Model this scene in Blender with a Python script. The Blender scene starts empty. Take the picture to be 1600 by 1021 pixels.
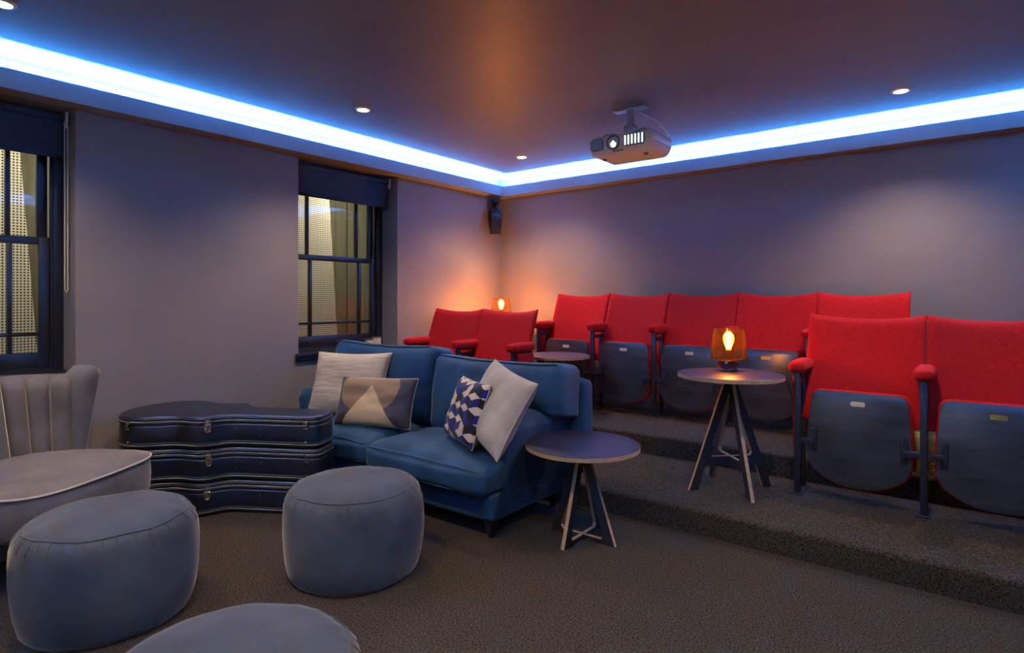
import bpy, bmesh, math, random
from mathutils import Vector, Matrix, noise
random.seed(7)
S = bpy.context.scene
C = S.collection
PI = math.pi
R = math.radians

# ------------------------------------------------------------------ camera, world, exposure
CAMX, CAMY, CAMZ = 3.98, -4.97, 1.20          # left wall is x=0, back wall is y=0, floor is z=0
cam = bpy.data.cameras.new('camera'); camo = bpy.data.objects.new('camera', cam); C.objects.link(camo)
camo.location = (CAMX, CAMY, CAMZ); camo.rotation_euler = (R(90), 0, R(37.67))
cam.sensor_width = 36; cam.lens = 926/1600*36; cam.shift_y = -44.5/1600; cam.clip_start = 0.02
S.camera = camo
S.view_settings.view_transform = 'Standard'; S.view_settings.look = 'None'
S.view_settings.exposure = 0.0; S.view_settings.gamma = 1.0; S.view_settings.use_curve_mapping = False
w = bpy.data.worlds.new('world'); S.world = w; w.use_nodes = True
bg = w.node_tree.nodes['Background']; bg.inputs[0].default_value = (1.0, 0.93, 0.8, 1); bg.inputs[1].default_value = 0.85

DOWN_W = 102.0          # watts of each ceiling downlight
LED_E = 5200.0           # emission of the cove strip
LAMP_W = 12.0
PROJ_W = 700.0
SOFFIT, LIP, CEIL, COVE = 2.262, 2.365, 2.46, 0.13
ROOM_X, ROOM_Y = 4.9, -6.6
ST1, ST2, RI1, RI2 = 0.126, 0.26, -2.02, -1.16

# ------------------------------------------------------------------ helpers
def link(o, parent=None):
    C.objects.link(o)
    if parent is not None: o.parent = parent
    return o
def tag(o, label=None, cat=None, group=None, kind=None):
    if label: o['label'] = label
    if cat: o['category'] = cat
    if group: o['group'] = group
    if kind: o['kind'] = kind
    return o
def thing(name, label, cat, loc=(0, 0, 0), rz=0, group=None):
    o = bpy.data.objects.new(name, None); o.empty_display_size = .05
    o.location = loc; o.rotation_euler = (0, 0, rz)
    return tag(link(o), label, cat, group)
def obj(name, bm, mats, parent=None, smooth=True, angle=40):
    me = bpy.data.meshes.new(name); bm.normal_update(); bm.to_mesh(me); bm.free()
    if not isinstance(mats, (list, tuple)): mats = [mats]
    for m in mats: me.materials.append(m)
    if smooth:
        me.polygons.foreach_set('use_smooth', [True]*len(me.polygons))
        try: me.set_sharp_from_angle(angle=R(angle))
        except Exception: pass
    return link(bpy.data.objects.new(name, me), parent)
def copy_tree(o, parent=None):
    c = o.copy(); link(c)
    c.parent = parent
    for ch in list(o.children): copy_tree(ch, c)
    return c
def B(): return bmesh.new()
def merge(bm, other):
    me = bpy.data.meshes.new('tmp'); other.to_mesh(me); other.free(); bm.from_mesh(me); bpy.data.meshes.remove(me)
def box(bm, x0, x1, y0, y1, z0, z1, bev=0, seg=2, mat=0, M=None):
    t = bmesh.new(); bmesh.ops.create_cube(t, size=1)
    for v in t.verts: v.co = Vector(((x0+x1)/2+v.co.x*(x1-x0), (y0+y1)/2+v.co.y*(y1-y0), (z0+z1)/2+v.co.z*(z1-z0)))
    if bev > 0: bmesh.ops.bevel(t, geom=t.edges[:], offset=bev, segments=seg, affect='EDGES', profile=.5)
    for f in t.faces: f.material_index = mat
    if M: t.transform(M)
    merge(bm, t); return bm
def prism(bm, pts, d0, d1, axis='z', bev=0, seg=2, mat=0, M=None, side_mat=None):
    """closed outline pts (a,b) extruded along axis from d0 to d1; z:(a,b,d) y:(a,d,b) x:(d,a,b)"""
    t = bmesh.new()
    f3 = {'z': lambda a, b, d: (a, b, d), 'y': lambda a, b, d: (a, d, b), 'x': lambda a, b, d: (d, a, b)}[axis]
    lo = [t.verts.new(f3(a, b, d0)) for a, b in pts]; hi = [t.verts.new(f3(a, b, d1)) for a, b in pts]
    n = len(pts); caps = [t.faces.new(lo[::-1]), t.faces.new(hi)]; sides = []
    for i in range(n): sides.append(t.faces.new((lo[i], lo[(i+1) % n], hi[(i+1) % n], hi[i])))
    for f in caps: f.material_index = mat
    for f in sides: f.material_index = mat if side_mat is None else side_mat
    bmesh.ops.recalc_face_normals(t, faces=t.faces[:])
    if bev > 0:
        es = list({e for c in caps for e in c.edges})
        bmesh.ops.bevel(t, geom=es, offset=bev, segments=seg, affect='EDGES', profile=.5)
    if M: t.transform(M)
    merge(bm, t); return bm
def lathe(bm, prof, n=32, M=None, mat=0, wob=None):
    t = bmesh.new(); rings = []
    for r, z in prof:
        if r < 1e-5: rings.append([t.verts.new((0, 0, z))])
        else:
            rg = []
            for i in range(n):
                a = 2*PI*i/n; rr, zz = (r, z) if wob is None else wob(r, z, a)
                rg.append(t.verts.new((rr*math.cos(a), rr*math.sin(a), zz)))
            rings.append(rg)
    for A, Bq in zip(rings, rings[1:]):
        if len(A) == 1 and len(Bq) == 1: continue
        for i in range(n):
            j = (i+1) % n
            if len(A) == 1: t.faces.new((A[0], Bq[j], Bq[i]))
            elif len(Bq) == 1: t.faces.new((A[i], A[j], Bq[0]))
            else: t.faces.new((A[i], A[j], Bq[j], Bq[i]))
    bmesh.ops.recalc_face_normals(t, faces=t.faces[:])
    for f in t.faces: f.material_index = mat
    if M: t.transform(M)
    merge(bm, t); return bm
def tube(bm, pts, r, n=8, closed=False, mat=0):
    pts = [Vector(p) for p in pts]; t = bmesh.new(); rings = []; N = len(pts); up = None
    for i, p in enumerate(pts):
        a = pts[(i-1) % N] if (closed or i > 0) else p
        b = pts[(i+1) % N] if (closed or i < N-1) else p
        d = (b-a).normalized() if (b-a).length > 1e-9 else Vector((0, 0, 1))
        if up is None: up = Vector((0, 0, 1)) if abs(d.z) < .9 else Vector((1, 0, 0))
        s = d.cross(up)
        if s.length < 1e-4: s = d.orthogonal()
        s.normalize(); up = s.cross(d).normalized()
        rings.append([t.verts.new(p + r*(math.cos(2*PI*k/n)*s + math.sin(2*PI*k/n)*up)) for k in range(n)])
    for i in range(N if closed else N-1):
        A, Bq = rings[i], rings[(i+1) % N]
        for k in range(n): t.faces.new((A[k], A[(k+1) % n], Bq[(k+1) % n], Bq[k]))
    if not closed: t.faces.new(rings[0][::-1]); t.faces.new(rings[-1])
    bmesh.ops.recalc_face_normals(t, faces=t.faces[:])
    for f in t.faces: f.material_index = mat
    merge(bm, t); return bm
def cyl(bm, p0, p1, r, n=16, mat=0): return tube(bm, [p0, p1], r, n, False, mat)
def softbox(bm, sx, sy, sz, r, n=12, puff=(0, 0, 0), fn=None, M=None, mat=0):
    """rounded cuboid centred on the origin, faces puffed outwards, fn(v) a last displacement"""
    t = bmesh.new(); bmesh.ops.create_cube(t, size=2)
    bmesh.ops.subdivide_edges(t, edges=t.edges[:], cuts=n, use_grid_fill=True)
    h = Vector((sx/2, sy/2, sz/2)); rr = min(r, *(h*.999))
    def warp(s): return math.copysign(abs(s)**.72, s)
    for v in t.verts:
        q = v.co.copy(); w3 = Vector((warp(q.x), warp(q.y), warp(q.z)))
        p = Vector((w3.x*h.x, w3.y*h.y, w3.z*h.z))
        c = Vector([max(-h[i]+rr, min(h[i]-rr, p[i])) for i in range(3)])
        d = p-c
        if d.length > 1e-9:
            m = max(abs(d.x), abs(d.y), abs(d.z))
            p = c + d.normalized()*min(rr, rr if m > rr*.999 else d.length)
        u = [1-min(1, abs(q[i]))**2 for i in range(3)]
        p.x += math.copysign(1, q.x)*puff[0]*u[1]*u[2]*abs(q.x)
        p.y += math.copysign(1, q.y)*puff[1]*u[0]*u[2]*abs(q.y)
        p.z += math.copysign(1, q.z)*puff[2]*u[0]*u[1]*abs(q.z)
        v.co = fn(p) if fn else p
    for f in t.faces: f.material_index = mat
    if M: t.transform(M)
    merge(bm, t); return bm
def rrect(x0, x1, y0, y1, r, n=6):
    out = []
    for cx, cy, a0 in ((x1-r, y1-r, 0), (x0+r, y1-r, 90), (x0+r, y0+r, 180), (x1-r, y0+r, 270)):
        for k in range(n+1):
            a = R(a0+90*k/n); out.append((cx+r*math.cos(a), cy+r*math.sin(a)))
    return out
def T(x, y, z): return Matrix.Translation((x, y, z))
def wrinkle(p, s, a): return a*noise.noise(Vector(p)*s)

# ------------------------------------------------------------------ materials
def mat(name, col, rough=.6, metal=0, spec=.5, sheen=0, sheen_tint=None, noise_s=0, noise_a=0, bump=0, bump_s=40, coat=0, stretch=(1, 1, 1), sheen_rough=.35):
    m = bpy.data.materials.new(name); m.use_nodes = True
    nt = m.node_tree; b = nt.nodes['Principled BSDF']
    b.inputs['Base Color'].default_value = (*col, 1); b.inputs['Roughness'].default_value = rough
    b.inputs['Metallic'].default_value = metal; b.inputs['Specular IOR Level'].default_value = spec
    if sheen:
        b.inputs['Sheen Weight'].default_value = sheen; b.inputs['Sheen Roughness'].default_value = sheen_rough
        b.inputs['Sheen Tint'].default_value = (*(sheen_tint or (1, 1, 1)), 1)
    if coat: b.inputs['Coat Weight'].default_value = coat; b.inputs['Coat Roughness'].default_value = .15
    if noise_a or bump:
        tc = nt.nodes.new('ShaderNodeTexCoord'); mp = nt.nodes.new('ShaderNodeMapping'); mp.inputs['Scale'].default_value = stretch
        nt.links.new(tc.outputs['Object'], mp.inputs['Vector'])
    if noise_a:
        n = nt.nodes.new('ShaderNodeTexNoise'); n.inputs['Scale'].default_value = noise_s; n.inputs['Detail'].default_value = 5
        nt.links.new(mp.outputs[0], n.inputs['Vector'])
        cr = nt.nodes.new('ShaderNodeValToRGB'); e = cr.color_ramp.elements
        e[0].position = .3; e[1].position = .7
        e[0].color = (*[c*(1-noise_a) for c in col], 1); e[1].color = (*[min(1, c*(1+noise_a)) for c in col], 1)
        nt.links.new(n.outputs['Fac'], cr.inputs['Fac']); nt.links.new(cr.outputs['Color'], b.inputs['Base Color'])
    if bump:
        n2 = nt.nodes.new('ShaderNodeTexNoise'); n2.inputs['Scale'].default_value = bump_s; n2.inputs['Detail'].default_value = 4
        nt.links.new(mp.outputs[0], n2.inputs['Vector'])
        bp = nt.nodes.new('ShaderNodeBump'); bp.inputs['Strength'].default_value = bump; bp.inputs['Distance'].default_value = .01
        nt.links.new(n2.outputs['Fac'], bp.inputs['Height']); nt.links.new(bp.outputs['Normal'], b.inputs['Normal'])
    return m
def emit(name, col, strength):
    m = bpy.data.materials.new(name); m.use_nodes = True; nt = m.node_tree; nt.nodes.clear()
    e = nt.nodes.new('ShaderNodeEmission'); e.inputs[0].default_value = (*col, 1); e.inputs[1].default_value = strength
    o = nt.nodes.new('ShaderNodeOutputMaterial'); nt.links.new(e.outputs[0], o.inputs[0]); return m
def glass(name, tint, ior=1.45, rough=0.0, gl=None):
    m = bpy.data.materials.new(name); m.use_nodes = True; nt = m.node_tree; nt.nodes.clear()
    t = nt.nodes.new('ShaderNodeBsdfTransparent'); t.inputs[0].default_value = (*tint, 1)
    g = nt.nodes.new('ShaderNodeBsdfGlossy'); g.inputs['Roughness'].default_value = rough
    g.inputs[0].default_value = (*(gl or (1, 1, 1)), 1)
    f = nt.nodes.new('ShaderNodeFresnel'); f.inputs[0].default_value = ior
    mx = nt.nodes.new('ShaderNodeMixShader'); o = nt.nodes.new('ShaderNodeOutputMaterial')
    nt.links.new(f.outputs[0], mx.inputs[0]); nt.links.new(t.outputs[0], mx.inputs[1]); nt.links.new(g.outputs[0], mx.inputs[2])
    nt.links.new(mx.outputs[0], o.inputs[0]); return m
M = {}
M['wall'] = mat('wall_paint', (.205, .18, .165), .52, spec=.35, noise_s=2.5, noise_a=.05, bump=.04, bump_s=120)
M['ceil'] = mat('ceiling_paint', (.225, .21, .215), .42, spec=.5, noise_s=1.2, noise_a=.06, bump=.10, bump_s=5, stretch=(.35, 1.6, 1))
M['trimp'] = mat('cove_paint', (.30, .28, .28), .5)
M['carpet'] = mat('carpet', (.044, .030, .018), .95, spec=.05, noise_s=140, noise_a=.95, bump=.6, bump_s=260)
M['frame'] = mat('window_black_paint', (.012, .012, .014), .35)
M['blind'] = mat('blind_fabric', (.012, .014, .022), .8)
M['red'] = mat('red_velvet', (.40, .007, .004), .8, spec=.06, sheen=.30, sheen_tint=(1, .10, .05), noise_s=60, noise_a=.16, bump=.25, bump_s=300)
M['ply_dark'] = mat('worn_black_plywood', (.034, .036, .036), .27, spec=.7, noise_s=7, noise_a=.38, bump=.03, bump_s=20, stretch=(.5, 1, 3))
M['steel'] = mat('blackened_steel', (.02, .022, .026), .38, metal=.3)
M['brass'] = mat('aged_brass', (.48, .30, .07), .35, metal=.9, noise_s=30, noise_a=.4)
M['plate_pale'] = mat('pale_enamel_plate', (.55, .52, .42), .35)
M['sofa'] = mat('blue_velvet', (.011, .043, .078), .7, spec=.25, sheen=.32, sheen_tint=(.45, .65, .85), noise_s=4, noise_a=.45, bump=.12, bump_s=14)
M['sofa_pipe'] = mat('blue_piping', (.008, .036, .07), .7, sheen=.2, sheen_tint=(.3, .5, .8))
M['darkwood'] = mat('ebonised_wood', (.008, .008, .009), .35)
M['grey'] = mat('grey_velvet', (.048, .053, .047), .75, spec=.15, sheen=.34, sheen_tint=(1, .9, .76), noise_s=4, noise_a=.42, bump=.12, bump_s=16)
M['taupe'] = mat('taupe_velvet', (.112, .093, .066), .75, spec=.2, sheen=.5, sheen_tint=(1, .9, .75), noise_s=7, noise_a=.28, bump=.1, bump_s=18)
M['taupe_pipe'] = mat('taupe_piping', (.34, .30, .24), .7)
M['case'] = mat('case_leatherette', (.007, .009, .016), .33, spec=.55, bump=.12, bump_s=260)
M['rib'] = mat('case_moulding', (.012, .012, .014), .45)
M['stitch'] = mat('white_stitching', (.6, .6, .62), .7)
M['chrome'] = mat('chrome', (.75, .75, .76), .16, metal=1)
M['lam'] = mat('dark_laminate', (.016, .014, .026), .40, spec=.4)
M['lamred'] = mat('dark_laminate_red', (.075, .030, .030), .42, spec=.5)
M['ply'] = mat('birch_ply_edge', (.36, .23, .12), .55, noise_s=25, noise_a=.25, stretch=(1, 1, 6))
M['black'] = mat('black_paint', (.012, .012, .013), .5)
M['linen'] = mat('linen_crinkled', (.44, .38, .31), .85, sheen=.2, noise_s=10, noise_a=.1, bump=.7, bump_s=16, stretch=(.5, .5, 3.5))
M['linen2'] = mat('grey_linen', (.40, .37, .34), .88, sheen=.2, noise_s=9, noise_a=.14, bump=.15, bump_s=200)
M['linen3'] = mat('dark_grey_linen', (.15, .135, .135), .88, sheen=.2, bump=.15, bump_s=200)
M['white'] = mat('projector_white', (.82, .82, .83), .32, spec=.5)
M['metalgrey'] = mat('mount_metal', (.5, .52, .55), .3, metal=.6)
M['vent'] = mat('vent_grey', (.16, .18, .19), .4)
M['plastic'] = mat('black_plastic', (.010, .010, .012), .75, spec=.12)
M['cone'] = mat('driver_cone', (.03, .03, .032), .4, metal=.2)
M['screen'] = mat('screen_fabric', (.8, .8, .8), .9)
M['board'] = mat('fence_board', (.10, .095, .062), .7, noise_s=8, noise_a=.25, stretch=(4, 4, .4))
M['outer'] = mat('yard_render', (.10, .10, .10), .9)
M['cream'] = mat('cream_card', (.62, .55, .44), .8)
M['brownlid'] = mat('brown_wax_rim', (.08, .045, .03), .4)
M['pane'] = glass('window_glass', (.86, .88, .84), 1.5)
M['amber'] = glass('amber_glass', (.90, .76, .62), 1.2, .03, (1, .75, .5))
_nt = M['amber'].node_tree; _o = [n for n in _nt.nodes if n.type == 'OUTPUT_MATERIAL'][0]; _src = _o.inputs[0].links[0].from_socket
_tr = _nt.nodes.new('ShaderNodeBsdfTranslucent'); _tr.inputs[0].default_value = (.55, .30, .13, 1)
_mx = _nt.nodes.new('ShaderNodeMixShader'); _mx.inputs[0].default_value = .005
_nt.links.new(_src, _mx.inputs[1]); _nt.links.new(_tr.outputs[0], _mx.inputs[2]); _nt.links.new(_mx.outputs[0], _o.inputs[0])
M['bulbglass'] = glass('bulb_glass', (1, .86, .62), 1.3)
_nt = M['bulbglass'].node_tree; _o = [n for n in _nt.nodes if n.type == 'OUTPUT_MATERIAL'][0]; _src = _o.inputs[0].links[0].from_socket
_e = _nt.nodes.new('ShaderNodeEmission'); _e.inputs[0].default_value = (1, .42, .12, 1); _e.inputs[1].default_value = 1.6
_ad = _nt.nodes.new('ShaderNodeAddShader'); _nt.links.new(_src, _ad.inputs[0]); _nt.links.new(_e.outputs[0], _ad.inputs[1]); _nt.links.new(_ad.outputs[0], _o.inputs[0])
M['lampbase'] = mat('smoked_copper', (.16, .07, .05), .2, metal=.9)
M['fil'] = emit('filament_glow', (1, .50, .16), 330)
M['led'] = emit('led_blue', (.036, .27, 1.0), LED_E)
M['down'] = emit('downlight_glow', (1, .72, .40), 42)
M['lensglow'] = emit('projector_lens_glow', (.78, 1, .95), 5.0)
M['ventglow'] = emit('projector_vent_glow', (.9, .97, 1), 2.2)
def perf_mat():
    m = bpy.data.materials.new('perforated_white_metal'); m.use_nodes = True; nt = m.node_tree; b = nt.nodes['Principled BSDF']
    b.inputs['Roughness'].default_value = .5
    tc = nt.nodes.new('ShaderNodeTexCoord'); sp = nt.nodes.new('ShaderNodeSeparateXYZ'); nt.links.new(tc.outputs['Object'], sp.inputs[0])
    def mth(op, a, bb=None, v=None):
        n = nt.nodes.new('ShaderNodeMath'); n.operation = op
        for i, x in enumerate((a, bb)):
            if x is None: continue
            if isinstance(x, (int, float)): n.inputs[i].default_value = x
            else: nt.links.new(x, n.inputs[i])
        return n.outputs[0]
    k = 2*PI/.036
    a = mth('SINE', mth('MULTIPLY', mth('ADD', sp.outputs['Y'], sp.outputs['Z']), k))
    c = mth('SINE', mth('MULTIPLY', mth('SUBTRACT', sp.outputs['Y'], sp.outputs['Z']), k))
    f = mth('GREATER_THAN', mth('MULTIPLY', a, c), .28)
    mx = nt.nodes.new('ShaderNodeMix'); mx.data_type = 'RGBA'
    mx.inputs[6].default_value = (.78, .74, .66, 1); mx.inputs[7].default_value = (.015, .015, .018, 1)
    nt.links.new(f, mx.inputs[0]); nt.links.new(mx.outputs[2], b.inputs['Base Color']); return m
M['perf'] = perf_mat()
def attr_mat(name, bump_s=220):
    m = mat(name, (.5, .5, .5), .85, sheen=.15, bump=.15, bump_s=bump_s); nt = m.node_tree
    a = nt.nodes.new('ShaderNodeVertexColor'); a.layer_name = 'weave'
    nt.links.new(a.outputs['Color'], nt.nodes['Principled BSDF'].inputs['Base Color']); return m
M['weave'] = attr_mat('woven_pattern')

# ------------------------------------------------------------------ the room
def struct(name, bm, m, parent=None, smooth=False):
    o = obj(name, bm, m, parent, smooth)
    if parent is None: o['kind'] = 'structure'
    return o
fl = struct('floor', box(B(), -.3, ROOM_X+.1, ROOM_Y-.1, .1, -.1, 0), M['carpet'])
def tread(y0, y1, z0, z1):
    r = .022; pts = [(y1, z0), (y1, z1)] + [(y0+r-r*math.sin(R(a)), z1-r+r*math.cos(R(a))) for a in range(0, 91, 15)] + [(y0, z0)]
    return prism(B(), [(p[0], p[1]) for p in pts], -.0, ROOM_X, 'x')
obj('carpeted_step', tread(RI1, 0, 0, ST1), M['carpet'], fl, True, 30)
obj('carpeted_step', tread(RI2, 0, ST1, ST2), M['carpet'], fl, True, 30)
WY = [(-4.80, -3.832), (-2.434, -1.462)]           # window openings along the left wall
SILL = .785; REC = .20
bm = B(); prev = ROOM_Y
for a, b_ in WY:
    box(bm, -.32, 0, prev, a, 0, CEIL); box(bm, -.32, 0, a, b_, 0, SILL-.03); box(bm, -.32, 0, a, b_, SOFFIT+.005, CEIL); prev = b_
box(bm, -.32, 0, prev, .0, 0, CEIL)
struct('wall_left', bm, M['wall'])
struct('wall_back', box(B(), -.32, ROOM_X+.1, 0, .12, 0, CEIL), M['wall'])
struct('wall_right', box(B(), ROOM_X, ROOM_X+.12, ROOM_Y, 0, 0, CEIL), M['wall'])
struct('wall_front', box(B(), -.32, ROOM_X+.12, ROOM_Y-.12, ROOM_Y, 0, CEIL), M['wall'])
struct('ceiling', box(B(), -.32, ROOM_X+.12, ROOM_Y-.12, .12, CEIL, CEIL+.1), M['ceil'])
# light cove: soffit board + upright lip on each wall, led strip lying inside
def cove(n, axis, wallpos, sgn, a0, a1):
    bm = B(); p = sorted((wallpos, wallpos+sgn*COVE)); q = sorted((wallpos+sgn*(COVE-.014), wallpos+sgn*COVE))
    for (u0, u1, z0, z1) in ((p[0], p[1], SOFFIT, SOFFIT+.012), (q[0], q[1], SOFFIT+.012, LIP)):
        if axis == 'y': box(bm, u0, u1, a0, a1, z0, z1)
        else: box(bm, a0, a1, u0, u1, z0, z1)
    struct('trim_%d' % n, bm, M['trimp'])
cove(1, 'y', 0, 1, ROOM_Y, 0); cove(2, 'x', 0, -1, COVE-.014, ROOM_X-COVE+.014)
cove(3, 'y', ROOM_X, -1, ROOM_Y, 0); cove(4, 'x', ROOM_Y, 1, COVE-.014, ROOM_X-COVE+.014)
def strip(axis, pos, a0, a1, label):
    z0, z1 = LIP-.05, LIP-.044
    bm = box(B(), pos-.007, pos+.007, a0, a1, z0, z1) if axis == 'y' else box(B(), a0, a1, pos-.007, pos+.007, z0, z1)
    tag(obj('led_strip', bm, M['led'], None, False), label, 'led strip', 'blue led strips in the ceiling cove')
    bm = box(B(), pos-.012, pos+.012, a0, a1, SOFFIT+.0125, z0-.0005) if axis == 'y' else box(B(), a0, a1, pos-.012, pos+.012, SOFFIT+.0125, z0-.0005)
    return bm
INS = .048
for ax, pos, a0, a1, lb in (('y', INS, ROOM_Y+.1, -.1, 'glowing blue led strip in the cove above the windows'),
                            ('x', -INS, .1, ROOM_X-.1, 'glowing blue led strip in the cove above the back row seats'),
                            ('y', ROOM_X-INS, ROOM_Y+.1, -.1, 'glowing blue led strip in the cove of the right hand wall'),
                            ('x', ROOM_Y+INS, .1, ROOM_X-.1, 'glowing blue led strip in the cove above the projection screen')):
    bm = strip(ax, pos, a0, a1, lb)
    o = obj('mounting_bar', bm, M['trimp'], None, False); o.parent = [x for x in C.objects if x.name.startswith('led_strip')][-1]
    for q in C.objects:
        if q.get('label') == lb: o.parent = q
# unseen projection screen behind the camera, bounces the projector beam as fill
sc = thing('unseen_projection_screen', 'unseen white projection screen on the wall facing the seats, bouncing fill light', 'screen', (2.3, ROOM_Y+.03, 1.0))
obj('fabric', box(B(), -1.25, 1.25, 0, .006, 0, 1.15), M['screen'], sc, False)
obj('frame', box(box(box(box(B(), -1.29, -1.25, -.01, .012, -.04, 1.19), 1.25, 1.29, -.01, .012, -.04, 1.19), -1.25, 1.25, -.01, .012, 1.15, 1.19), -1.25, 1.25, -.01, .012, -.04, 0), M['black'], sc, False)

# ------------------------------------------------------------------ windows
def window(n, y0, y1):
    root = bpy.data.objects.new('window_%d' % n, None); link(root); root.location = (-REC, y0, SILL); root['kind'] = 'structure'
    W = y1-y0; H = SOFFIT-SILL; J = .05; xf, xb = 0, -.10
    fr = box(B(), xb, xf, 0, J, 0, H, .004); box(fr, xb, xf, W-J, W, 0, H, .004); box(fr, xb, xf, J, W-J, H-.06, H, .004); box(fr, xb, xf, J, W-J, 0, .018)
    obj('frame', fr, M['frame'], root, True, 30)
    bd = B()
    for yy in (J, W-J-.014): box(bd, -.02, .004, yy, yy+.014, .02, H-.06, .003)
    obj('staff_bead', bd, M['frame'], root, True, 30)
    mid = .742
    def sash(x0, x1, z0, z1, brail, trail, hbar):
        s = bpy.data.objects.new('sash', None); link(s, root)
        a, b_ = J+.014, W-J-.014; st = .05
        m = box(B(), x0, x1, a, a+st, z0, z1, .004); box(m, x0, x1, b_-st, b_, z0, z1, .004)
        box(m, x0, x1, a+st, b_-st, z0, z0+brail, .004); box(m, x0, x1, a+st, b_-st, z1-trail, z1, .004)
        obj('sash_frame', m, M['frame'], s, True, 30)
        gy0, gy1, gz0, gz1 = a+st, b_-st, z0+brail, z1-trail
        vb = [gy0+.13, gy1-.13]; hb = gz0+.105 if hbar == 'low' else gz1-.105
        for v in vb: obj('glazing_bar', box(B(), x0+.006, x1+.003, v-.011, v+.011, gz0, gz1, .003), M['frame'], s, True, 30)
        obj('glazing_bar', box(B(), x0+.006, x1+.001, gy0, gy1, hb-.011, hb+.011, .003), M['frame'], s, True, 30)
        ys = [gy0]+vb+[gy1]; zs = [gz0, hb, gz1]; xm = (x0+x1)/2
        for i in range(3):
            for k in range(2): obj('pane', box(B(), xm-.002, xm+.002, ys[i], ys[i+1], zs[k], zs[k+1]), M['pane'], s, False)
    sash(-.045, -.008, .02, mid+.02, .085, .04, 'low')
    sash(-.088, -.051, mid-.02, H-.06, .04, .05, 'high')
    lf = box(B(), -.012, .012, W*.5-.03, W*.5+.03, .045, .06, .004); obj('sash_lift', lf, M['steel'], root)
    sl = box(B(), -.01, REC+.035, -.03, W+.03, -.03, 0, .008); box(sl, REC+.001, REC+.018, -.025, W+.025, -.058, -.0305, .004)
    # keep the sill's horns out of the wall: they only stand proud in front of it
    sl2 = box(B(), 0, REC, .0, W, -.028, 0, 0); box(sl2, REC+.0005, REC+.035, -.03, W+.03, -.028, 0, .008); box(sl2, REC+.0005, REC+.018, -.025, W+.025, -.062, -.0285, .004)
    sl.free(); obj('window_sill', sl2, M['frame'], root, True, 30)
window(1, *WY[0]); window(2, *WY[1])
def blind(y0, y1, label, chain):
    b = thing('roller_blind', label, 'blind', (-.10, y0, 2.0), 0, 'dark roller blinds')
    W = y1-y0
    obj('fabric', box(B(), -.002, .002, .03, W-.03, .015, .215), M['blind'], b, False)
    m = B(); cyl(m, (-.002, .028, .225), (-.002, W-.028, .225), .024, 20); obj('roller', m, M['blind'], b)
    obj('bottom_bar', box(B(), -.010, .010, .03, W-.03, -.008, .016, .005), M['blind'], b)
    for yy in (.012, W-.026): obj('bracket', box(box(B(), -.03, .028, yy, yy+.014, .195, .258, .004), .0, .03, yy, yy+.010, .165, .197, .004), M['white'] if yy > .1 else M['blind'], b)
    if chain:
        m = B(); tube(m, [(.028, W-.017, .2), (.030, W-.017, -.75), (.030, W-.024, -.77), (.030, W-.031, -.75), (.028, W-.031, .2)], .003, 6)
        obj('pull_chain', m, M['plate_pale'], b)
blind(*WY[0], 'dark roller blind with pull chain over the window behind the armchair', True)
blind(*WY[1], 'dark roller blind drawn partly down over the window beside the sofa', False)
# light well outside: boarded fence, perforated screens
struct('wall_lightwell', box(B(), -2.3, -2.2, -6.5, 2.0, -.1, 3.0), M['outer']); struct('floor_lightwell', box(B(), -2.199, -.33, -6.5, 2.0, -.1, .545), M['outer'])
bmesh_board = box(B(), 0, .022, 0, .145, 0, 1.9, .004); fen = thing('board_fence', 'olive timber board fence standing outside the windows', 'fence', (-1.5, -5.6, .55))
b0 = obj('board', bmesh_board, M['board'], fen)
for i in range(1, 44):
    c = b0.copy(); link(c, fen); c.location = ((i % 2)*.008, i*.152, 0)
for (y0, y1, lb) in ((-5.2, -3.88, 'white perforated metal screen outside the window behind the armchair'), (-3.2, -1.62, 'white perforated metal screen outside the window beside the sofa')):
    t = thing('perforated_screen', lb, 'screen', (-.72, y0, .55))
    obj('sheet', prism(B(), [(0, 0), (y1-y0+.07, 0), (y1-y0-.05, 1.75), (0, 1.75)], -.004, .004, 'x'), M['perf'], t, False)
    obj('post', box(B(), -.05, -.006, .3, .34, 0, 1.75), M['steel'], t, False)

for (yy, lb) in ((-3.2, 'added unseen fill light in the light well between the two windows'), (-1.2, 'added unseen fill light in the light well past the second window'), (-4.9, 'added unseen fill light in the light well by the first window')):  # lamps added out of view to brighten the perforated screens
    t = thing('added_outdoor_light', lb, 'fill light', (-.3205, yy, 2.36), 0, 'added outdoor fill lights')
    obj('bracket', box(B(), -.05, .0, -.03, .03, -.05, .05, .004), M['steel'], t)
    obj('hood', lathe(B(), [(.07, -.02), (.06, .0), (.02, .03), (0, .032)], 24, T(-.10, 0, .03)), M['steel'], t)
    obj('bulb', lathe(B(), [(0, -.04), (.02, -.032), (.028, -.01), (.02, .012), (0, .02)], 20, T(-.10, 0, .02)), M['down'], t)
    l = bpy.data.lights.new('added_outdoor_fill', 'POINT'); l.energy = 60; l.color = (1, .88, .66); l.shadow_soft_size = .05
    lo = bpy.data.objects.new('added_outdoor_fill', l); link(lo, t); lo.location = (-.10, 0, -.08)

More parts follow.
